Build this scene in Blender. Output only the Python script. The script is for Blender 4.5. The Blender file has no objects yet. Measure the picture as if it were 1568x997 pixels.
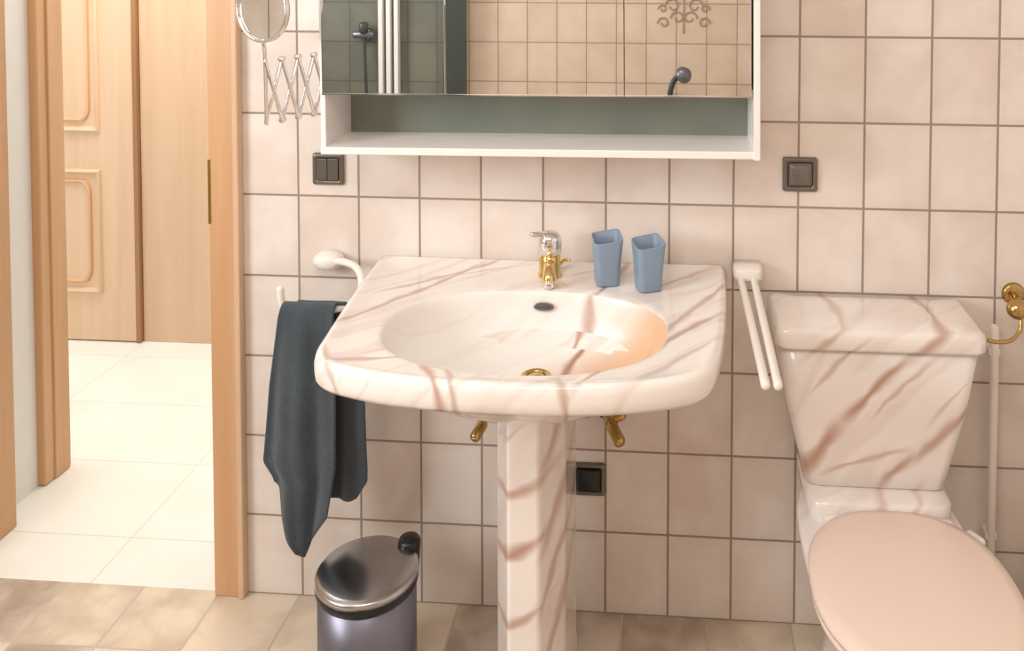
import bpy, bmesh, math, random
from mathutils import Vector, Matrix
random.seed(7)
C=bpy.context.scene
# ---------------------------------------------------------------- helpers
def link(o,parent=None):
    C.collection.objects.link(o)
    if parent: o.parent=parent
    return o
def empty(name):
    e=bpy.data.objects.new(name,None); e.empty_display_size=.05
    return link(e)
def mesh(name,verts,faces,mat,parent=None,smooth=True,bevel=0,sub=0,seg=3,angle=None):
    me=bpy.data.meshes.new(name); me.from_pydata([tuple(v) for v in verts],[],faces); me.validate()
    bm=bmesh.new(); bm.from_mesh(me); bmesh.ops.recalc_face_normals(bm,faces=bm.faces); bm.to_mesh(me); bm.free()
    o=bpy.data.objects.new(name,me); link(o,parent)
    if mat: me.materials.append(mat)
    for p in me.polygons: p.use_smooth=smooth
    if bevel:
        b=o.modifiers.new("b",'BEVEL'); b.width=bevel; b.segments=seg; b.limit_method='ANGLE'; b.angle_limit=math.radians(angle or 30)
        if smooth:
            b.harden_normals=True
    if sub:
        s=o.modifiers.new("s",'SUBSURF'); s.levels=sub; s.render_levels=sub
    return o
def box(name,x0,x1,y0,y1,z0,z1,mat,parent=None,bevel=0,seg=3):
    v=[(x,y,z) for x in (x0,x1) for y in (y0,y1) for z in (z0,z1)]
    f=[(0,1,3,2),(4,6,7,5),(0,4,5,1),(2,3,7,6),(0,2,6,4),(1,5,7,3)]
    return mesh(name,v,f,mat,parent,smooth=bevel>0,bevel=bevel,seg=seg)
def loft(name,loops,mat,parent=None,cap0=True,cap1=True,**k):
    n=len(loops[0]); v=[p for l in loops for p in l]; f=[]
    for i in range(len(loops)-1):
        for j in range(n):
            a=i*n+j; b=i*n+(j+1)%n
            f.append((a,b,b+n,a+n))
    if cap0: f.append(tuple(range(n)))
    if cap1: f.append(tuple((len(loops)-1)*n+j for j in range(n)))
    return mesh(name,v,f,mat,parent,**k)
def lathe(name,prof,mat,parent=None,loc=(0,0,0),rot=None,n=48,sx=1,sy=1,**k):
    M=Matrix.Translation(loc)@(rot or Matrix.Identity(4))
    loops=[[M@Vector((r*sx*math.cos(2*math.pi*j/n),r*sy*math.sin(2*math.pi*j/n),z)) for j in range(n)] for r,z in prof]
    return loft(name,loops,mat,parent,**k)
def catmull(P,m=8):
    P=[Vector(p) for p in P]; out=[]
    for i in range(len(P)-1):
        p0=P[max(i-1,0)];p1=P[i];p2=P[i+1];p3=P[min(i+2,len(P)-1)]
        for s in range(m):
            t=s/m
            out.append(.5*((2*p1)+(-p0+p2)*t+(2*p0-5*p1+4*p2-p3)*t*t+(-p0+3*p1-3*p2+p3)*t**3))
    out.append(P[-1]); return out
def tube(name,P,r,mat,parent=None,n=12,m=8,smoothpath=True,taper=None):
    Q=catmull(P,m) if smoothpath and len(P)>2 else [Vector(p) for p in P]
    t0=(Q[1]-Q[0]).normalized(); a=Vector((0,0,1)) if abs(t0.z)<.9 else Vector((1,0,0))
    nrm=t0.cross(a).normalized(); loops=[]
    for i,q in enumerate(Q):
        t=((Q[min(i+1,len(Q)-1)]-Q[max(i-1,0)])).normalized()
        nrm=(nrm-t*nrm.dot(t)).normalized(); b=t.cross(nrm)
        rr=r*(taper(i/(len(Q)-1)) if taper else 1)
        loops.append([q+(nrm*math.cos(2*math.pi*j/n)+b*math.sin(2*math.pi*j/n))*rr for j in range(n)])
    def cap(q,t,l):
        return [[q+(p-q)*.75+t*r*.45 for p in l],[q+(p-q)*.3+t*r*.62 for p in l]]
    e0=cap(Q[0],(Q[0]-Q[1]).normalized(),loops[0]); e1=cap(Q[-1],(Q[-1]-Q[-2]).normalized(),loops[-1])
    return loft(name,[e0[1],e0[0]]+loops+e1,mat,parent)
def rrect(cx,cy,hx,hy,r,z,seg=6):
    out=[]
    for k,(sx,sy) in enumerate([(1,1),(-1,1),(-1,-1),(1,-1)]):
        for i in range(seg+1):
            a=math.pi/2*(k+i/seg)
            out.append(Vector((cx+sx*(hx-r)+r*math.cos(a),cy+sy*(hy-r)+r*math.sin(a),z)))
    return out
# ---------------------------------------------------------------- node helper
class NT:
    def __init__(s,name):
        s.mat=bpy.data.materials.new(name); s.mat.use_nodes=True; s.t=s.mat.node_tree
        s.b=s.t.nodes["Principled BSDF"]
    def n(s,ty,**k):
        x=s.t.nodes.new(ty)
        for a,v in k.items(): setattr(x,a,v)
        return x
    def set(s,inp,v):
        if isinstance(v,bpy.types.NodeSocket): s.t.links.new(v,inp)
        else: inp.default_value=v
    def m(s,op,a,b=0.0,c=None):
        x=s.n("ShaderNodeMath",operation=op); s.set(x.inputs[0],a); s.set(x.inputs[1],b)
        if c is not None: s.set(x.inputs[2],c)
        return x.outputs[0]
    def dot(s,v,w):
        x=s.n("ShaderNodeVectorMath",operation='DOT_PRODUCT'); s.set(x.inputs[0],v); x.inputs[1].default_value=w
        return x.outputs["Value"]
    def pos(s):
        g=s.n("ShaderNodeNewGeometry"); return g.outputs["Position"]
    def xyz(s,v):
        x=s.n("ShaderNodeSeparateXYZ"); s.set(x.inputs[0],v); return x.outputs
    def comb(s,a,b,c):
        x=s.n("ShaderNodeCombineXYZ")
        for i,v in enumerate((a,b,c)): s.set(x.inputs[i],v)
        return x.outputs[0]
    def noise(s,vec,scale,detail=3,rough=.5,dist=0):
        x=s.n("ShaderNodeTexNoise"); s.set(x.inputs["Vector"],vec); x.inputs["Scale"].default_value=scale
        x.inputs["Detail"].default_value=detail; x.inputs["Roughness"].default_value=rough; x.inputs["Distortion"].default_value=dist
        return x.outputs[0]
    def mr(s,v,a,b,c=0,d=1,smooth=True):
        x=s.n("ShaderNodeMapRange"); x.interpolation_type='SMOOTHSTEP' if smooth else 'LINEAR'
        s.set(x.inputs[0],v)
        for i,q in enumerate((a,b,c,d)): s.set(x.inputs[i+1],q)
        return x.outputs[0]
    def mix(s,f,a,b):
        x=s.n("ShaderNodeMix",data_type='RGBA'); s.set(x.inputs[0],f); s.set(x.inputs[6],a); s.set(x.inputs[7],b)
        return x.outputs[2]
    def bump(s,h,st,dist=.002):
        x=s.n("ShaderNodeBump"); x.inputs["Strength"].default_value=st; x.inputs["Distance"].default_value=dist
        s.set(x.inputs["Height"],h); s.t.links.new(x.outputs[0],s.b.inputs["Normal"])
def lin(r,g,b):
    f=lambda c:(c/255/12.92) if c/255<=.04045 else ((c/255+.055)/1.055)**2.4
    return (f(r),f(g),f(b),1)
def simple(name,col,rough=.4,metal=0,coat=0,noise=0):
    N=NT(name); b=N.b
    b.inputs["Roughness"].default_value=rough; b.inputs["Metallic"].default_value=metal
    b.inputs["Coat Weight"].default_value=coat; b.inputs["Coat Roughness"].default_value=.05
    v=N.noise(N.pos(),30,1)
    k=1-noise if noise else .97
    N.set(b.inputs["Base Color"],N.mix(v,tuple(c*k for c in col[:3])+(1,),col))
    return N.mat
def tile_mat(name,a1,a2,w,h,o1,o2,grout,c1,c2,cg,rough=.3,vary=.06,edge=.25,nscale=7,spec=.5,three=None,bumpst=.6):
    N=NT(name); P=N.pos(); X=N.xyz(P)
    u=N.m('DIVIDE',N.m('SUBTRACT',X[a1],o1),w); v=N.m('DIVIDE',N.m('SUBTRACT',X[a2],o2),h)
    def dist(q,s):
        f=N.m('FRACT',q); return N.m('MULTIPLY',N.m('MINIMUM',f,N.m('SUBTRACT',1.0,f)),s)
    d=N.m('MINIMUM',dist(u,w),dist(v,h))
    mask=N.mr(d,grout/2-.0005,grout/2+.0012)
    wn=N.n("ShaderNodeTexWhiteNoise",noise_dimensions='3D'); N.set(wn.inputs[0],N.comb(N.m('FLOOR',u),N.m('FLOOR',v),3.3))
    r=wn.outputs[0]
    off=N.n("ShaderNodeVectorMath",operation='MULTIPLY_ADD'); N.set(off.inputs[0],wn.outputs[1]); off.inputs[1].default_value=(9,9,9); N.set(off.inputs[2],P)
    ns=N.noise(off.outputs[0],nscale,3,.55,.3); f=N.mr(ns,.3,.7)
    ed=N.mr(d,.0,.035,1,0)
    f2=N.m('ADD',N.m('MULTIPLY',f,.6),N.m('MULTIPLY',ed,edge))
    f2=N.m('MINIMUM',N.m('ADD',f2,N.m('MULTIPLY',N.m('SUBTRACT',r,.5),vary*6)),1.0); f2=N.m('MAXIMUM',f2,0.0)
    col=N.mix(f2,c1,c2)
    if three:
        col=N.mix(N.mr(r,.55,.6),col,N.mix(f,three,c2))
    N.set(N.b.inputs["Base Color"],N.mix(mask,cg,col))
    N.set(N.b.inputs["Roughness"],N.m('ADD',N.m('MULTIPLY',mask,rough-.85),.85))
    N.b.inputs["Specular IOR Level"].default_value=spec
    N.bump(N.m('ADD',mask,N.m('MULTIPLY',ns,.08)),bumpst,.0015)
    return N.mat
# marbled glaze: individual long veins (u1,v1,u2,v2,half width,strength) in the plane given by axes A,B (3-vectors)
def marble_mat(name,base,vein,A,B,veins,faint=.35,rough=.12,warm_light=None,gain=1.0,coat=.3):
    N=NT(name); P=N.pos()
    g=N.n("ShaderNodeTexNoise"); N.set(g.inputs["Vector"],P); g.inputs["Scale"].default_value=6.5; g.inputs["Detail"].default_value=2.5
    wv=N.n("ShaderNodeVectorMath",operation='MULTIPLY_ADD'); N.set(wv.inputs[0],g.outputs["Color"]); wv.inputs[1].default_value=(.045,.045,.045); N.set(wv.inputs[2],P)
    off=N.n("ShaderNodeVectorMath",operation='SUBTRACT'); N.set(off.inputs[0],wv.outputs[0]); off.inputs[1].default_value=(.0225,.0225,.0225)
    Q=off.outputs[0]
    wmod=N.mr(N.noise(P,14,1),.3,.7,.55,1.5)
    K=None
    A=Vector(A);B=Vector(B)
    for (u1,v1,u2,v2,w,st) in veins:
        st=min(st*gain,1)
        du,dv=u2-u1,v2-v1; Ln=math.hypot(du,dv); du/=Ln; dv/=Ln
        nv=A*(-dv)+B*du; tv=A*du+B*dv
        c=-dv*u1+du*v1; c2=du*u1+dv*v1
        d=N.m('ABSOLUTE',N.m('SUBTRACT',N.dot(Q,tuple(nv)),c))
        al=N.m('SUBTRACT',N.dot(Q,tuple(tv)),c2)
        m=N.mr(N.m('DIVIDE',d,wmod),0,w*1.15,st,0)
        m=N.m('MULTIPLY',N.m('MULTIPLY',m,N.mr(al,-.04,.06)),N.mr(al,Ln-.06,Ln+.04,1,0))
        K=m if K is None else N.m('MAXIMUM',K,m)
    X=N.xyz(Q)
    t=N.m('SUBTRACT',N.m('SUBTRACT',X[0],X[1]),N.m('MULTIPLY',X[2],.85)); s=N.m('ADD',N.m('ADD',X[0],X[1]),N.m('MULTIPLY',X[2],.9))
    ns=N.noise(N.comb(N.m('MULTIPLY',t,7),N.m('MULTIPLY',s,.8),2.2),1.0,2,.5)
    fa=N.m('MULTIPLY',N.mr(N.m('ABSOLUTE',N.m('SUBTRACT',ns,.5)),.0,.06,1,0),faint)
    K=fa if K is None else N.m('MAXIMUM',K,fa)
    bs=base
    if warm_light:
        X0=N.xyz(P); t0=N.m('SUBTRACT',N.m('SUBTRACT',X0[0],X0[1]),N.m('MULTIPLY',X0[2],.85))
        bs=N.mix(N.m('MULTIPLY',N.mr(N.m('ADD',t0,N.m('MULTIPLY',g.outputs[0],.06)),.28,.50),.85),base,warm_light)  # warm light on the bowl's right side, painted into the base colour
    N.set(N.b.inputs["Base Color"],N.mix(K,bs,vein))
    N.b.inputs["Roughness"].default_value=rough; N.b.inputs["Coat Weight"].default_value=coat; N.b.inputs["Coat Roughness"].default_value=.04
    return N.mat
def wood_mat(name,c1,c2,axis=2,rough=.4,sc=14):
    N=NT(name); X=N.xyz(N.pos()); k=[sc,sc,sc]; k[axis]=sc*.05
    v=N.comb(*[N.m('MULTIPLY',X[i],k[i]) for i in range(3)])
    a=N.noise(v,1.0,3,.6,.4); k=[sc*9]*3; k[axis]=sc*.3
    v2=N.comb(*[N.m('MULTIPLY',X[i],k[i]) for i in range(3)]); b=N.noise(v2,1.0,2,.5)
    f=N.m('ADD',N.m('MULTIPLY',N.mr(a,.3,.7),.7),N.m('MULTIPLY',b,.3))
    N.set(N.b.inputs["Base Color"],N.mix(f,c1,c2)); N.b.inputs["Roughness"].default_value=rough
    N.bump(b,.08,.001)
    return N.mat
# ---------------------------------------------------------------- materials
TL=lin(238,229,221); TD=lin(222,205,193); GR=lin(156,142,130)
m_tile=tile_mat("tile_wall_back",0,2,.15,.2,0,0,.0042,TL,TD,GR,rough=.33)
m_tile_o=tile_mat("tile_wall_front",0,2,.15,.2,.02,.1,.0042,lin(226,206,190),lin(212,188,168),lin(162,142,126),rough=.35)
m_tile_s=tile_mat("tile_wall_side",1,2,.15,.2,0,0,.0042,TL,TD,GR,rough=.33)
m_floor=tile_mat("floor_tile_bath",0,1,.2,.2,-.008,-.19,.004,lin(222,206,184),lin(170,150,132),lin(196,180,162),rough=.3,vary=.16,edge=.1,nscale=9,three=lin(208,194,178))
m_hfloor=tile_mat("floor_tile_hall",0,1,.66,.33,-1.21,.17,.003,lin(240,238,230),lin(229,226,215),lin(216,212,202),rough=.35,vary=.07,edge=.05,nscale=3,bumpst=.15)
m_plaster=simple("white_plaster",lin(240,238,234),.9)
MB=lin(245,237,231); MV=lin(180,130,106)
basin_veins=[(.22,-.40,.46,-.03,.010,.65),(.26,-.535,.44,-.49,.010,.65),(.28,-.21,.51,.0,.007,.6),(.33,-.14,.58,-.02,.006,.4),
 (.61,-.55,.735,-.19,.013,.8),(.735,-.21,.82,.01,.012,.8),
 (.74,-.585,1.0,-.27,.012,.75),(.84,-.57,1.0,-.38,.008,.5),(.88,-.38,1.03,-.10,.010,.65),(.86,-.16,1.0,-.02,.008,.5),(.66,-.10,.80,-.02,.006,.4),
 (.45,-.50,.54,-.72,.013,.75),(.49,-.50,.565,-.72,.008,.6),(.70,-.54,.775,-.72,.011,.65),(.25,-.46,.34,-.66,.009,.5),(.30,-.52,.50,-.36,.006,.4)]
m_marble=marble_mat("marbled_ceramic_basin",MB,MV,(1,0,0),(0,1,.8),[(a,b+.688,c,d+.688,w,s) for a,b,c,d,w,s in basin_veins],faint=.18)
bowl_veins=[(.60,-.55,.735,-.17,.017,.95),(.50,-.46,.68,-.33,.010,.7),(.42,-.50,.60,-.40,.007,.45),(.70,-.50,.86,-.30,.010,.6)]
m_bowl=marble_mat("marbled_ceramic_bowl",lin(247,244,240),lin(170,118,92),(1,0,0),(0,1,0),bowl_veins,faint=.06,warm_light=lin(220,170,122),gain=1.0,rough=.34,coat=.06)
cist_veins=[(1.165,.445,1.275,.60,.020,.85),(1.265,.59,1.415,.75,.016,.85),(1.40,.74,1.50,.83,.013,.75),(1.33,.60,1.46,.75,.008,.5),(1.34,.445,1.43,.53,.016,.8),(1.41,.50,1.56,.665,.014,.7),
 (1.20,.665,1.33,.79,.008,.5),(1.22,.47,1.41,.535,.009,.55),(1.20,.745,1.29,.82,.011,.6),(1.45,.60,1.54,.71,.006,.4),
 (1.28,.36,1.36,.46,.012,.6),(1.37,.38,1.44,.46,.008,.5),(1.19,.33,1.26,.43,.008,.4)]
m_marble_c=marble_mat("marbled_ceramic_cistern",MB,MV,(1,0,0),(0,0,1),cist_veins,faint=.14)
ped_veins=[(.54,.505,.67,.57,.011,.75),(.54,.365,.665,.455,.017,.85),(.54,.24,.665,.31,.012,.75),(.54,.09,.66,.16,.012,.7),(.648,.56,.70,.71,.010,.6),(.648,.40,.70,.57,.010,.6),(.645,.27,.70,.46,.009,.6),(.645,.12,.70,.33,.010,.6),(.55,.60,.62,.68,.006,.4)]
m_marble_p=marble_mat("marbled_ceramic_pedestal",MB,MV,(1,0,0),(0,0,1),ped_veins,faint=.12)
m_wood=wood_mat("beech_wood",lin(219,178,136),lin(204,157,113))
m_wood2=wood_mat("beech_wood_pale",lin(223,192,160),lin(211,177,143))
m_woodd=wood_mat("wood_shaded_edge",lin(168,124,84),lin(142,102,66))
m_white=simple("white_lacquer",lin(246,241,237),.3)
m_plastic=simple("white_plastic",lin(243,236,228),.3)
m_mirror=simple("mirror_glass",(.86,.88,.86,1),.01,1)
m_chrome=simple("chrome",(.85,.85,.86,1),.08,1)
m_gold=simple("polished_brass",lin(238,206,140),.1,1)
m_brass=simple("antique_brass",lin(196,164,104),.2,1)
m_bronze=simple("bronze_switch",lin(124,118,110),.3,.6)
m_black=simple("black_plastic",lin(22,23,26),.3)
m_steel=simple("brushed_steel",lin(124,122,134),.36,.7)
m_lid=simple("steel_lid",lin(188,188,190),.24,1)
N=NT("towel_terry"); nz=N.noise(N.pos(),260,2,.6); n2=N.noise(N.pos(),14,2)
N.set(N.b.inputs["Base Color"],N.mix(n2,lin(52,62,70),lin(72,82,90))); N.b.inputs["Roughness"].default_value=.95
N.b.inputs["Sheen Weight"].default_value=.25; N.bump(nz,.9,.004); m_towel=N.mat
m_cup=simple("blue_grey_cup",lin(136,156,178),.35)
m_seat=simple("pink_seat_plastic",lin(242,219,205),.25,coat=.2)
N=NT("grey_green_back_panel"); f=N.mr(N.noise(N.pos(),3,2),.3,.7)
N.set(N.b.inputs["Base Color"],N.mix(f,lin(136,142,130),lin(118,126,116))); N.b.inputs["Roughness"].default_value=.35; m_niche=N.mat
m_dark=simple("dark_hole",lin(90,84,80),.6)
m_shower=tile_mat("shower_dark_panel",0,2,.15,.2,.02,.1,.004,lin(122,122,110),lin(104,106,98),lin(92,94,88),rough=.4)
m_post=simple("shower_dark_post",lin(64,70,68),.4)
m_decor=simple("decor_brown",lin(178,146,128),.4)
# ---------------------------------------------------------------- room shell
XR=1.82; XL=-1.35; YB=-2.70; H=2.45
DX0,DX1=-.90,-.205
T=.17
box("floor",XL-.1,XR+.1,YB-.1,0,-.1,0,m_floor)
box("floor_hall",-2.9,XR+.1,.0,1.6,-.1,.0,m_hfloor)
box("wall_back",DX1,XR+.1,0,T,0,H,m_tile)
box("wall_back_left",XL-.1,DX0,0,T,0,H,m_tile)
box("wall_back_lintel",DX0,DX1,0,T,2.02,H,m_tile)
box("wall_right",XR,XR+.1,YB,0,0,H,m_tile_s)
WY0,WY1,WZ0,WZ1=-2.35,-1.15,1.25,2.2
box("wall_left",XL-.1,XL,YB,WY0,0,H,m_tile_s)
box("wall_left_b",XL-.1,XL,WY1,0,0,H,m_tile_s)
box("wall_left_sill",XL-.1,XL,WY0,WY1,0,WZ0,m_tile_s)
box("wall_left_head",XL-.1,XL,WY0,WY1,WZ1,H,m_tile_s)
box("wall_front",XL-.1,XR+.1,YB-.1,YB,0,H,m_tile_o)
box("ceiling",-2.9,XR+.1,YB-.1,1.6,H,H+.1,m_plaster)
box("wall_hall_far",-2.9,XR+.1,1.315,1.41,0,H,m_plaster)
box("wall_hall_left",-2.9,-2.8,.0,1.31,0,H,m_plaster)
box("wall_hall_right",.9,1.0,T,1.31,0,H,m_plaster)
box("wall_hall_stub",-1.15,-.965,T,.43,0,H,m_plaster)
tr=empty("trim_1")
box("casing_face",-.217,-.152,-.018,0,0,2.08,m_wood,tr,.003)
box("casing_lip",-.154,-.138,-.026,0,0,2.09,m_wood2,tr,.004)
box("casing_lining",-.205,-.19,0,T,0,2.02,m_wood,tr)
box("strike_plate",-.2185,-.2115,-.0195,.0,.93,1.09,m_brass,tr,.001)
tr=empty("trim_2")
box("lining_left",-.915,-.895,-.01,T+.02,0,2.02,m_wood,tr,.002)
box("casing_left",-.97,-.90,-.018,0,0,2.08,m_wood,tr,.003)
box("casing_left_hall",-.98,-.905,T,T+.02,0,2.08,m_wood,tr,.003)
tr=empty("trim_3")
box("hall_casing",-.985,-.940,.362,.475,0,2.08,m_wood,tr,.006)
box("hall_casing_bead",-.944,-.934,.40,.462,0,2.08,m_wood,tr,.004)
tr=empty("trim_4")
box("far_casing",-1.215,-.62,1.285,1.314,0,2.3,m_wood2,tr,.003)
d=empty("door_1")
box("leaf",-2.05,-1.232,1.270,1.312,.005,2.05,m_wood2,d,.004)
box("leaf_gap_shade",-1.234,-1.216,1.266,1.312,.004,2.05,m_woodd,d)  # dark tone paints the shadowed gap between leaf edge and casing
def moulding(x0,x1,z0,z1):
    def R(i,y): return [Vector((x0+i,y,z0+i)),Vector((x1-i,y,z0+i)),Vector((x1-i,y,z1-i)),Vector((x0+i,y,z1-i))]
    loft("panel_moulding",[R(0,1.2705),R(.003,1.260),R(.008,1.254),R(.014,1.257),R(.018,1.264),R(.022,1.2705)],m_wood2,d,cap0=False,cap1=False,smooth=False)
    def field(i,y):
        a0,a1,b0,b1=x0+.05+i,x1-.05-i,z0+.05+i,z1-.05-i; n1,n2=.035,.06
        pts=[]
        def corner(cx_,cz_,sx,sz,rev):
            q=[]
            for k in range(7):
                t=math.pi/2*k/6
                q.append((cx_+sx*(n1*(1-math.sin(t))), cz_+sz*(n2*(1-math.cos(t)))))
            return q[::-1] if rev else q
        pts+=corner(a0,b0,1,1,True); pts+=corner(a1,b0,-1,1,False); pts+=corner(a1,b1,-1,-1,True); pts+=corner(a0,b1,1,-1,False)
        return [Vector((x,y,z)) for x,z in pts]
    loft("panel_bead",[field(-.009,1.2705),field(-.006,1.260),field(-.001,1.258),field(.004,1.2645),field(.006,1.2705)],m_wood,d,cap0=False,cap1=False,smooth=False)
moulding(-1.92,-1.37,.20,.70); moulding(-1.92,-1.37,.85,1.9)
# ---------------------------------------------------------------- basin
basin=empty("pedestal_washbasin")
cx,cy=.617,-.355
ctrl=[(1.03,-.004),(1.028,-.12),(1.020,-.25),(1.008,-.38),(.992,-.47),(.972,-.520),(.93,-.550),(.85,-.577),(.74,-.596),(.62,-.602),(.50,-.597),(.40,-.582),(.32,-.560),(.268,-.535),(.246,-.495),(.236,-.42),(.222,-.28),(.211,-.14),(.206,-.004)]
poly=[(p.x,p.y) for p in catmull([(a,b,0) for a,b in ctrl],8)]+[(.62,-.004)]
def ray(th):
    dx,dy=math.cos(th),math.sin(th); best=0
    for i in range(len(poly)):
        x1,y1=poly[i];x2,y2=poly[(i+1)%len(poly)]
        ex,ey=x2-x1,y2-y1; den=dx*ey-dy*ex
        if abs(den)<1e-9: continue
        t=((x1-cx)*ey-(y1-cy)*ex)/den; s=((x1-cx)*dy-(y1-cy)*dx)/den
        if t>0 and -1e-6<=s<=1+1e-6: best=max(best,t)
    return best
NA=144
angs=[2*math.pi*i/NA for i in range(NA)]
for q in [(1.03,-.004),(.206,-.004)]:
    a=math.atan2(q[1]-cy,q[0]-cx)%(2*math.pi)
    k=min(range(NA),key=lambda i:abs(angs[i]-a)); angs[k]=a
RO=[ray(t) for t in angs]
def bowl(th):
    a,b,n=.281,.186,2.25
    c,s=abs(math.cos(th)),abs(math.sin(th))
    return (c**n/a**n+s**n/b**n)**(-1/n)
RB=[bowl(t) for t in angs]
def L(kind,v,z,c=(cx,cy)):
    out=[]
    for th,O,B in zip(angs,RO,RB):
        r={'O':O-v,'B':B*v,'M':B+(O-B)*v}[kind]
        out.append(Vector((c[0]+r*math.cos(th),c[1]+r*math.sin(th),z)))
    return out
dc=(.632,-.315); du=(.632,-.365)
def cc(t): return (cx+(dc[0]-cx)*t,cy+(dc[1]-cy)*t)
outer=[L('B',.15,.700,du),L('B',.5,.716,du),L('B',.72,.735),L('B',.85,.757),L('B',.97,.785),L('M',.3,.797),L('O',.03,.801),L('O',.010,.806),L('O',.002,.816),L('O',0,.83),L('O',0,.846),L('O',.003,.857),L('O',.009,.862),L('O',.018,.862),L('O',.030,.858),L('M',.45,.855),L('M',.12,.8535),L('B',1.02,.8530),L('B',1.006,.8510)]
inner=[L('B',1.006,.8510),L('B',.996,.847),L('B',.985,.836),L('B',.968,.818,cc(.04)),L('B',.94,.798,cc(.1)),L('B',.895,.780,cc(.2)),L('B',.82,.763,cc(.35)),L('B',.70,.750,cc(.6)),L('B',.52,.742,cc(.85)),L('B',.32,.737,cc(1)),L('B',.12,.7345,cc(1))]
loft("basin",outer,m_marble,basin,cap1=False)
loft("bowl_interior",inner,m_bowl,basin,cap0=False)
lathe("drain_ring",[(.020,.001),(.022,.0045),(.027,.0045),(.030,.003),(.031,.0)],m_brass,basin,(dc[0],dc[1],.7345),cap0=False,cap1=False)
lathe("drain_plug",[(.001,.004),(.012,.0035),(.019,.002),(.020,.0)],m_brass,basin,(dc[0],dc[1],.7345))
OV=(.628,-.1795,.822); OR=Matrix.Rotation(math.radians(80),4,'X')
lathe("overflow_slot",[(.001,.002),(.017,.002),(.019,.0)],m_dark,basin,OV,OR,sy=.34)
lathe("overflow_rim",[(.0165,.0022),(.020,.003),(.0225,.001)],m_steel,basin,OV,OR,sy=.42,cap0=False,cap1=False)
px=.620
sec=[(-.076,-.12),(-.074,-.29),(-.034,-.385),(.030,-.385),(.070,-.29),(.074,-.12)]
def psec(z,k=1,dy=0):
    return [Vector((px+x*k,y+dy,z)) for x,y in sec]
loft("pedestal",[psec(0,1.06,-.006),psec(.03,1.05,-.004),psec(.06,1.0),psec(.2,1.0),psec(.5,1.0),psec(.718,1.0)],m_marble_p,basin,bevel=.008,angle=12,seg=4)
# faucet
fa=empty("basin_mixer_tap")
fx,fy=.628,-.085
lathe("base",[(.027,0),(.028,.004),(.026,.008),(.0245,.012),(.0245,.046),(.022,.050)],m_gold,fa,(fx,fy,.8545))
tube("spout",[(fx,fy-.005,.882),(fx+.003,fy-.03,.888),(fx+.006,fy-.055,.886),(fx+.008,fy-.070,.878),(fx+.009,fy-.074,.870)],.0135,m_gold,fa,n=20)
lathe("aerator",[(.011,0),(.0125,.002),(.0125,.012),(.010,.014)],m_chrome,fa,(fx+.009,fy-.074,.858))
lathe("lever_cap",[(.022,0),(.027,.004),(.0275,.030),(.025,.042),(.017,.050),(.003,.053)],m_chrome,fa,(fx,fy,.905))
tube("lever",[(fx-.008,fy-.005,.948),(fx-.022,fy-.020,.955),(fx-.036,fy-.034,.960)],.0065,m_chrome,fa,n=14,taper=lambda t:1.1-.2*t)
tube("lift_rod",[(fx+.012,fy+.02,.86),(fx+.03,fy+.015,.885),(fx+.045,fy+.01,.887)],.0035,m_gold,fa)
# cups
def cup(name,x,y,rot,h=.104):
    def S(half,z,slant,r):
        l=rrect(0,0,half,half,r,0)
        return [Vector((p.x,p.y,z+slant*(p.x*.10+p.y*.10))) for p in l]
    spec=[(.020,.0,0,.010),(.0250,.0,0,.012),(.0262,.003,0,.013),(.0285,.05,.3,.013),(.0325,h-.002,1,.011),(.0322,h,1,.011),(.0302,h-.001,1,.010),(.0260,.05,.3,.011),(.0230,.006,0,.011),(.018,.005,0,.009)]
    M=Matrix.Translation((x,y,.8555))@Matrix.Rotation(rot,4,'Z')
    return loft(name,[[M@p for p in S(*s)] for s in spec],m_cup)
cup("toothbrush_cup",.762,-.118,math.radians(14)); cup("toothbrush_cup",.855,-.142,math.radians(20))
# angle valves
RX=Matrix.Rotation(math.radians(90),4,'X')
v=empty("angle_valve")
lathe("rosette",[(.004,.008),(.022,.008),(.025,.0)],m_chrome,v,(.462,-.001,.485),RX)
tube("body",[(.462,-.003,.485),(.462,-.05,.478)],.010,m_chrome,v)
tube("handle",[(.462,-.045,.478),(.450,-.075,.462)],.013,m_brass,v,n=16)
tube("outlet",[(.462,-.04,.482),(.466,-.045,.52),(.49,-.06,.58),(.50,-.10,.66)],.006,m_chrome,v)
v=empty("angle_valve")
lathe("rosette",[(.004,.008),(.022,.008),(.025,.0)],m_chrome,v,(.750,-.001,.505),RX)
tube("body",[(.750,-.003,.505),(.765,-.06,.500)],.012,m_brass,v)
tube("handle",[(.763,-.05,.502),(.790,-.095,.478)],.014,m_brass,v,n=16)
tube("side_outlet",[(.762,-.05,.500),(.795,-.055,.518)],.010,m_brass,v,n=14)
tube("outlet",[(.76,-.04,.50),(.755,-.045,.54),(.74,-.06,.59),(.72,-.10,.66)],.006,m_chrome,v)
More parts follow.
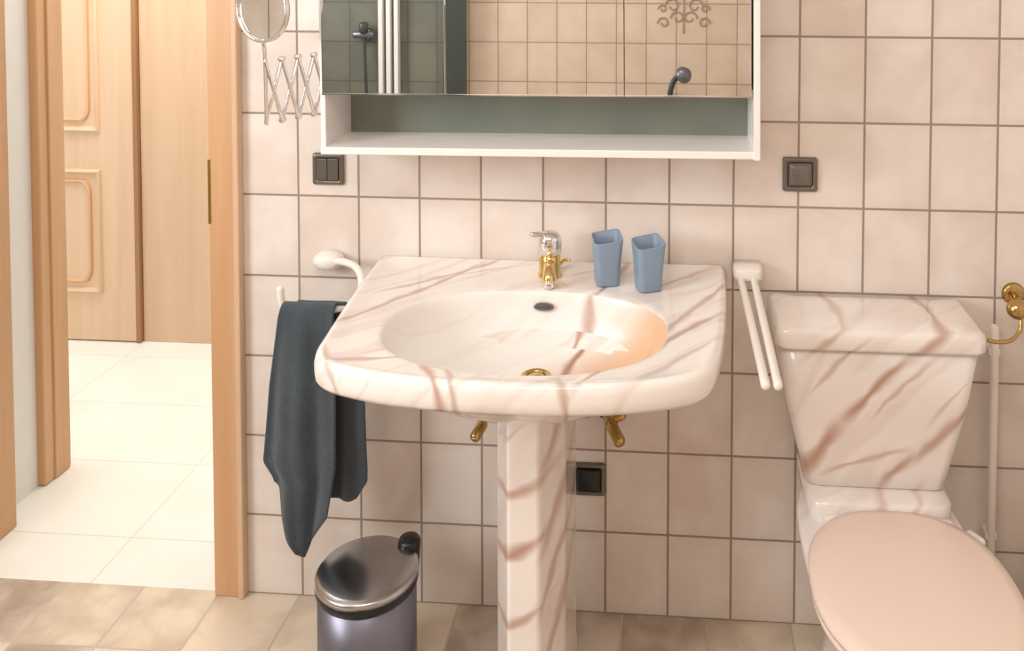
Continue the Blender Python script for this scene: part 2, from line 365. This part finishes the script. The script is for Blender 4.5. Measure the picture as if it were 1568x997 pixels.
# ---------------------------------------------------------------- mirror cabinet
cab=empty("mirror_cabinet")
CX0,CX1,CY=.131,1.093,-.18
CT=1.95
box("side_left",CX0,CX0+.012,CY,-.001,1.143,CT,m_white,cab,.002)
box("side_right",CX1-.014,CX1,CY-.012,-.001,1.143,CT,m_white,cab,.002)
box("shelf_bottom",CX0,CX1,CY-.004,-.001,1.143,1.160,m_white,cab,.003)
box("top",CX0,CX1,CY,-.001,CT,CT+.015,m_white,cab,.002)
box("niche_back",CX0+.012,CX1-.014,-.028,-.02,1.16,1.30,m_niche,cab)
box("niche_ceiling",CX0+.012,CX1-.014,CY+.012,-.02,1.277,1.29,m_white,cab)
seams=[CX0+.006,.414,.804,CX1-.018]
for i in range(3):
    a,b=seams[i]+.0008,seams[i+1]-.0008
    box("door_%d_board"%(i+1),a,b,CY-.001,CY+.012,1.277,CT-.01,m_white,cab)
    box("door_%d_mirror"%(i+1),a,b,CY-.006,CY-.001,1.279,CT-.01,m_mirror,cab,.0012,2)
    box("door_%d_edge"%(i+1),a,b,CY-.0065,CY-.001,1.2765,1.2795,m_chrome,cab)
cab.rotation_euler=(0,-.008,0); cab.location=(.0097,0,.004)
# ---------------------------------------------------------------- shaving mirror
sm=empty("extending_shaving_mirror")
R=Matrix.Rotation(math.radians(-20),4,'Z')@Matrix.Rotation(math.radians(90),4,'X')
c0=(.037,-.25,1.475)
lathe("mirror_ring",[(.064,.003),(.066,.007),(.069,.008),(.0725,.006),(.0725,-.003),(.069,-.005),(.064,-.005)],m_chrome,sm,c0,R,cap0=False,cap1=False)
lathe("mirror_disc",[(.0001,.0025),(.066,.0025),(.066,-.003),(.0001,-.003)],m_mirror,sm,c0,R,smooth=False)
A=Vector((.033,-.235,0)); B=Vector((.118,-.095,0))
tube("post",[(c0[0],c0[1],1.403),(c0[0],c0[1]+.004,1.39),(A.x,A.y,1.375),(A.x+.002,A.y,1.225)],.0042,m_chrome,sm,smoothpath=False)
k=4; z0,z1=1.228,1.362
for i in range(k):
    p=A.lerp(B,i/k); q=A.lerp(B,(i+1)/k)
    n_=Vector((.86,.5,0))*.002
    tube("arm_%da"%i,[(p.x,p.y,z0),(q.x,q.y,z1)],.0042,m_chrome,sm,smoothpath=False,n=8)
    tube("arm_%db"%i,[(p.x+n_.x,p.y-n_.y*4,z1),(q.x+n_.x,q.y-n_.y*4,z0)],.0042,m_chrome,sm,smoothpath=False,n=8)
    for z in (z0,z1):
        lathe("rivet_%d"%i,[(.001,-.006),(.0065,-.006),(.0065,.006),(.001,.006)],m_chrome,sm,(q.x,q.y,z),RX,n=12)
box("wall_bracket",.108,.1235,-.115,-.085,1.19,1.395,m_chrome,sm,.003)
# ---------------------------------------------------------------- switches
def switch(name,x0,x1,z0,z1,kind):
    e=empty(name); cxx,cz=(x0+x1)/2,(z0+z1)/2; h=(x1-x0)/2
    def S(half,y,r): return [Vector((cxx+p.x,y,cz+p.y)) for p in rrect(0,0,half,half,r,0)]
    loft("frame",[S(h,-.0005,.006),S(h,-.006,.006),S(h-.003,-.010,.005),S(h-.010,-.010,.004),S(h-.011,-.007,.004)],m_bronze,e)
    if kind=="switch":
        box("rocker_l",cxx-h+.012,cxx-.0006,-.013,-.007,cz-h+.012,cz+h-.012,m_bronze,e,.002)
        box("rocker_r",cxx+.0006,cxx+h-.012,-.013,-.007,cz-h+.012,cz+h-.012,m_bronze,e,.002)
    elif kind=="blank":
        loft("plate",[S(h-.012,-.007,.003),S(h-.013,-.010,.003),S(h-.024,-.018,.003)],m_bronze,e)
    else:
        loft("flap",[S(h-.011,-.007,.003),S(h-.012,-.014,.003),S(h-.018,-.017,.003)],m_black,e)
switch("light_switch",.038,.115,1.029,1.107,"switch"); switch("blank_wall_plate",1.163,1.243,1.039,1.119,"blank"); switch("wall_socket",.672,.750,.292,.370,"socket")
# ---------------------------------------------------------------- towel holders
th=empty("towel_ring_holder")
lathe("mount",[(.030,0),(.036,.006),(.038,.02),(.034,.034),(.02,.042),(.004,.044)],m_plastic,th,(.082,-.001,.850),RX,sy=.6)
tube("arm",[(.10,-.03,.852),(.13,-.045,.856),(.162,-.06,.852),(.183,-.08,.836),(.188,-.10,.812),(.17,-.135,.790),(.12,-.15,.785),(.07,-.152,.784),(.035,-.152,.788),(.024,-.152,.805),(.022,-.152,.832)],.0085,m_plastic,th,n=14)
tw=empty("hanging_towel")
def interp(tab,t):
    for i in range(len(tab)-1):
        if tab[i][0]<=t<=tab[i+1][0]:
            a=(t-tab[i][0])/(tab[i+1][0]-tab[i][0]); return tab[i][1]+(tab[i+1][1]-tab[i][1])*a
    return tab[-1][1]
def sheet(name,left,right,bot,y0,amp,ph,sgn=1,n=40,m=60):
    V=[];F=[]
    for i in range(m+1):
        t=i/m
        for j in range(n+1):
            s=j/n
            zb=interp(bot,s); z=.803-(.803-zb)*t
            tl=(.803-z)/.6
            x=interp(left,tl)*(1-s)+interp(right,tl)*s
            fold=math.sin(s*9+ph+t*1.2)*amp*(.25+.75*min(1,t*1.6))+math.sin(s*21+ph*2-t*2)*amp*.28*min(1,t*2)
            y=y0+fold
            if t<.06: 
                a=t/.06; y=-.152+(y0+fold+.152)*math.sin(a*math.pi/2); z=.803-.03*a*a
            V.append((x,y,z))
    for i in range(m):
        for j in range(n):
            a=i*(n+1)+j; F.append((a,a+1,a+n+2,a+n+1))
    o=mesh(name,V,F,m_towel,tw)
    s=o.modifiers.new("sol",'SOLIDIFY'); s.thickness=.007; s.offset=0
    s=o.modifiers.new("sub",'SUBSURF'); s.levels=1; s.render_levels=1
    return o
sheet("front_fold",[(0,.032),(.3,.004),(.6,-.014),(.66,.010),(.8,.012),(1,.045)],[(0,.155),(.3,.16),(.6,.16),(.8,.14),(1,.105)],[(0,.40),(.12,.385),(.2,.29),(.4,.242),(.6,.228),(.75,.27),(1,.33)],-.182,.012,.4)
sheet("back_fold",[(0,.06),(.3,.05),(.6,.05),(1,.07)],[(0,.172),(.2,.200),(.35,.212),(.65,.216),(1,.210)],[(0,.33),(.3,.34),(.6,.325),(.85,.345),(1,.385)],-.130,.012,2.1,-1)
tr=empty("swing_arm_towel_rail")
lo=[[Vector((1.082+p.x,y,.855+p.y)) for p in rrect(0,0,hx,hz,r,0)] for y,hx,hz,r in [(-.001,.034,.018,.010),(-.03,.034,.018,.010),(-.05,.031,.016,.010),(-.056,.022,.010,.007)]]
loft("mount",lo,m_plastic,tr)
tube("arm_1",[(1.064,-.04,.844),(1.069,-.20,.838),(1.075,-.505,.832)],.0085,m_plastic,tr,n=14)
tube("arm_2",[(1.095,-.04,.844),(1.096,-.20,.838),(1.097,-.505,.832)],.0085,m_plastic,tr,n=14)
# ---------------------------------------------------------------- bin
bn=empty("pedal_bin"); bx,by=.254,-.25
lathe("body",[(.10,.0),(.104,.004),(.104,.232)],m_steel,bn,(bx,by,.006),n=72)
lathe("base_band",[(.1,0),(.1065,.002),(.1065,.018),(.104,.02)],m_black,bn,(bx,by,0.0),n=72)
lathe("top_band",[(.104,.0),(.1075,.001),(.1085,.006),(.1085,.016),(.107,.018)],m_black,bn,(bx,by,.236),n=72)
lathe("lid",[(.1085,0),(.1085,.008),(.105,.012),(.095,.015),(.07,.019),(.04,.021),(.002,.022)],m_lid,bn,(bx,by,.254),n=72)
hx,hy=bx+.068,by+.080
lathe("hinge",[(.022,-.05),(.025,.0),(.025,.008),(.021,.014),(.004,.016)],m_black,bn,(hx,hy,.268),n=32)
box("pedal",bx-.02,bx+.02,by-.135,by-.10,.012,.02,m_black,bn,.003)
# ---------------------------------------------------------------- toilet
to=empty("close_coupled_toilet")
TX=1.347
def LZ(cyy,hx,hy,r,z,dx=0): return rrect(TX+dx,cyy,hx,hy,r,z,8)
loft("cistern_body",[LZ(-.095,.143,.078,.03,.447),LZ(-.096,.152,.082,.03,.452),LZ(-.097,.160,.084,.03,.50),LZ(-.100,.190,.088,.03,.62),LZ(-.102,.211,.094,.03,.762)],m_marble_c,to)
loft("cistern_lid",[LZ(-.103,.210,.094,.028,.757),LZ(-.104,.217,.100,.028,.758),LZ(-.104,.2195,.1025,.022,.764),LZ(-.104,.219,.1025,.022,.790),LZ(-.104,.216,.100,.022,.798),LZ(-.104,.208,.094,.022,.802),LZ(-.104,.12,.04,.02,.805)],m_marble_c,to)
def egg(z,w,yb,yf,k=1,n=64,cxx=TX,yc=None,qb=3.2,sp=.42):
    out=[]; yc=yb-(yb-yf)*sp
    for j in range(n):
        a=2*math.pi*j/n; c,s=math.cos(a),math.sin(a)
        q=qb if s>=0 else 2.1
        r=(abs(c)**q+abs(s)**q)**(-1/q); x=w*r*c*k; y=yc+((yb-yc) if s>=0 else (yc-yf))*r*s*k
        out.append(Vector((cxx+x,y,z)))
    return out
loft("bowl",[egg(0,.115,-.05,-.50),egg(.03,.11,-.05,-.48),egg(.12,.095,-.05,-.45),egg(.22,.11,-.05,-.50),egg(.31,.15,-.04,-.60),egg(.37,.170,-.03,-.645),egg(.395,.172,-.03,-.655),egg(.402,.165,-.04,-.645)],m_marble_c,to)
loft("rear_deck",[LZ(-.12,.135,.10,.04,.36),LZ(-.12,.148,.11,.04,.40),LZ(-.12,.150,.112,.04,.440),LZ(-.12,.142,.104,.04,.447)],m_marble_c,to)
SX=TX+.010
def E(z,w,yb,yf): return egg(z,w,yb,yf,cxx=SX,qb=2.55,sp=.52)
loft("seat",[E(.404,.172,-.240,-.655),E(.404,.184,-.236,-.668),E(.410,.188,-.234,-.672),E(.420,.186,-.236,-.670)],m_seat,to)
loft("seat_lid",[E(.421,.184,-.236,-.668),E(.423,.189,-.232,-.673),E(.432,.190,-.231,-.674),E(.440,.184,-.237,-.667),E(.444,.165,-.255,-.645),E(.445,.06,-.37,-.50)],m_seat,to)
for s in (-1,1):
    tube("seat_hinge",[(SX+s*.09,-.240,.418),(SX+s*.125,-.240,.418)],.010,m_plastic,to,n=16)
tube("seat_buffer",[(SX+.158,-.26,.415),(SX+.175,-.285,.415)],.008,m_plastic,to,n=12)
# ---------------------------------------------------------------- right side items
hd=empty("brass_paper_holder")
lathe("rosette",[(.004,.008),(.022,.008),(.026,.0)],m_brass,hd,(1.690,-.001,.812),RX)
tube("stem",[(1.690,-.005,.812),(1.690,-.06,.806)],.007,m_brass,hd)
lathe("ball",[(.001,-.022),(.011,-.019),(.019,-.011),(.022,0),(.019,.011),(.011,.019),(.001,.022)],m_brass,hd,(1.672,-.075,.806),sx=1.1)
tube("hook_arm",[(1.678,-.08,.79),(1.672,-.09,.765),(1.650,-.10,.747),(1.620,-.10,.742),(1.602,-.10,.746)],.0045,m_brass,hd)
pp=empty("supply_pipe")
tube("pipe",[(1.640,-.03,.745),(1.640,-.03,.20)],.010,m_plastic,pp,n=16)
for z in (.68,.25):
    box("clip",1.627,1.653,-.034,-.001,z,z+.016,m_plastic,pp,.002)
br=empty("toilet_brush")
lathe("holder",[(.03,0),(.036,.004),(.040,.15),(.038,.156),(.03,.158)],m_plastic,br,(1.705,-.11,0))
lathe("handle",[(.024,.158),(.024,.166),(.010,.172),(.008,.18),(.008,.20),(.011,.21),(.004,.218)],m_plastic,br,(1.705,-.11,0))
# ---------------------------------------------------------------- things seen in the mirror (opposite wall)
sp=empty("shower_enclosure")
box("tinted_panel",-1.34,-.14,YB+.002,YB+.05,0,2.0,m_shower,sp)
box("post_dark",-.24,-.13,YB+.05,YB+.08,0,2.0,m_post,sp)
for x in (-.57,-.53,-.49):
    box("post",x,x+.022,YB+.05,YB+.09,0,2.0,m_white,sp,.003)
lathe("mixer",[(.004,.03),(.03,.03),(.034,0)],m_steel,sp,(-.64,YB+.051,1.14),Matrix.Rotation(math.radians(-90),4,'X'))
tube("mixer_bar",[(-.69,YB+.09,1.14),(-.60,YB+.09,1.14)],.018,m_steel,sp)
lathe("mixer_knob",[(.012,-.03),(.022,-.02),(.024,.02),(.012,.03)],m_post,sp,(-.64,YB+.10,1.175))
tube("hose",[(-.64,YB+.09,1.12),(-.63,YB+.1,.9),(-.62,YB+.09,.6)],.008,m_post,sp)
hs=empty("hand_shower")
hy=YB+.10
tube("handle",[(.885,hy,.82),(.89,hy,.87),(.905,hy,.925),(.93,hy,.955)],.014,m_post,hs,n=14)
lathe("head",[(.004,.03),(.03,.024),(.042,0),(.040,-.010),(.002,-.012)],m_steel,hs,(.955,hy+.01,.962),Matrix.Rotation(math.radians(-60),4,'X')@Matrix.Rotation(math.radians(30),4,'Y'))
tube("hose",[(.885,hy,.82),(.875,hy-.02,.7),(.90,hy-.04,.5)],.008,m_chrome,hs)
box("wall_holder",.87,.90,YB+.001,hy-.005,.84,.865,m_chrome,hs,.004)
dg=empty("decor_tile_ornament")
DX,DZ=.955,1.215
for s in (-1,1):
    for (a,b,r) in [(.03,.015,.036),(.055,.075,.040),(.10,-.01,.030),(.105,.06,.022)]:
        P=[(DX+s*(a+r*math.cos(t)*(1-t/9)),YB+.002,DZ+b+r*math.sin(t)*(1-t/9)) for t in [i*.6 for i in range(11)]]
        tube("scroll",P,.0045,m_decor,dg,n=6,m=3)
tube("stem",[(DX,YB+.002,DZ-.06),(DX,YB+.002,DZ+.13)],.0045,m_decor,dg,n=6)
# ---------------------------------------------------------------- added window + unseen area lights
w=empty("added_window_1")  # made-up window out of view, added to frame the side light
fy0,fy1=WY0,WY1
for a in [(fy0,fy1,WZ0,WZ0+.05),(fy0,fy1,WZ1-.05,WZ1),(fy0,fy0+.05,WZ0+.05,WZ1-.05),(fy1-.05,fy1,WZ0+.05,WZ1-.05),((fy0+fy1)/2-.03,(fy0+fy1)/2+.03,WZ0+.05,WZ1-.05)]:
    box("frame",XL-.08,XL-.03,a[0]+.001,a[1]-.001,a[2]+.001,a[3]-.001,m_white,w)
def area(name,loc,target,sx,sy,power,col):
    l=bpy.data.lights.new(name,'AREA'); l.shape='RECTANGLE'; l.size=sx; l.size_y=sy; l.energy=power; l.color=col
    o=bpy.data.objects.new(name,l); link(o); o.location=loc
    o.rotation_euler=(Vector(target)-Vector(loc)).to_track_quat('-Z','Y').to_euler(); return o
area("added_side_key",(XL-.14,(WY0+WY1)/2,(WZ0+WZ1)/2),(1.2,-.3,1.3),1.1,.9,52,(.96,.98,1))  # added unseen key light, placed on the left for side contrast
area("added_fill_bath",(.55,-1.5,H-.03),(.6,-.9,0),1.1,1.1,26,(1,.94,.86))  # added overhead fill, no lamp fixture there
area("added_daylight_hall",(-.95,.70,H-.03),(-1.0,.75,0),1.4,.9,40,(1,.995,.975))  # added area light standing in for the hall's daylight
wd=bpy.data.worlds.new("world"); C.world=wd; wd.use_nodes=True
wd.node_tree.nodes["Background"].inputs[0].default_value=(.9,.95,1,1); wd.node_tree.nodes["Background"].inputs[1].default_value=1.0
# ---------------------------------------------------------------- camera
cam=bpy.data.cameras.new("camera"); co=bpy.data.objects.new("camera",cam); link(co); C.camera=co
yaw,pitch,roll=.0725,.03685,.00221; F=1350*1699/1568; ppx,ppy=1013.6,-49.28
f=Vector((-math.sin(yaw)*math.cos(pitch),math.cos(yaw)*math.cos(pitch),-math.sin(pitch)))
r=Vector((math.cos(yaw),math.sin(yaw),0)); u=r.cross(f)
r2=r*math.cos(roll)+u*math.sin(roll); u2=-r*math.sin(roll)+u*math.cos(roll)
M=Matrix((r2,u2,-f)).transposed().to_4x4(); M.translation=Vector((.91034,-2.06261,1.62788)); co.matrix_world=M
cam.sensor_width=36; cam.sensor_fit='HORIZONTAL'; cam.lens=F*36/1699
cam.shift_x=(849.5-ppx)/1699; cam.shift_y=(ppy-540)/1699; cam.clip_start=.02
C.view_settings.view_transform='Standard'; C.view_settings.look='None'; C.view_settings.exposure=0
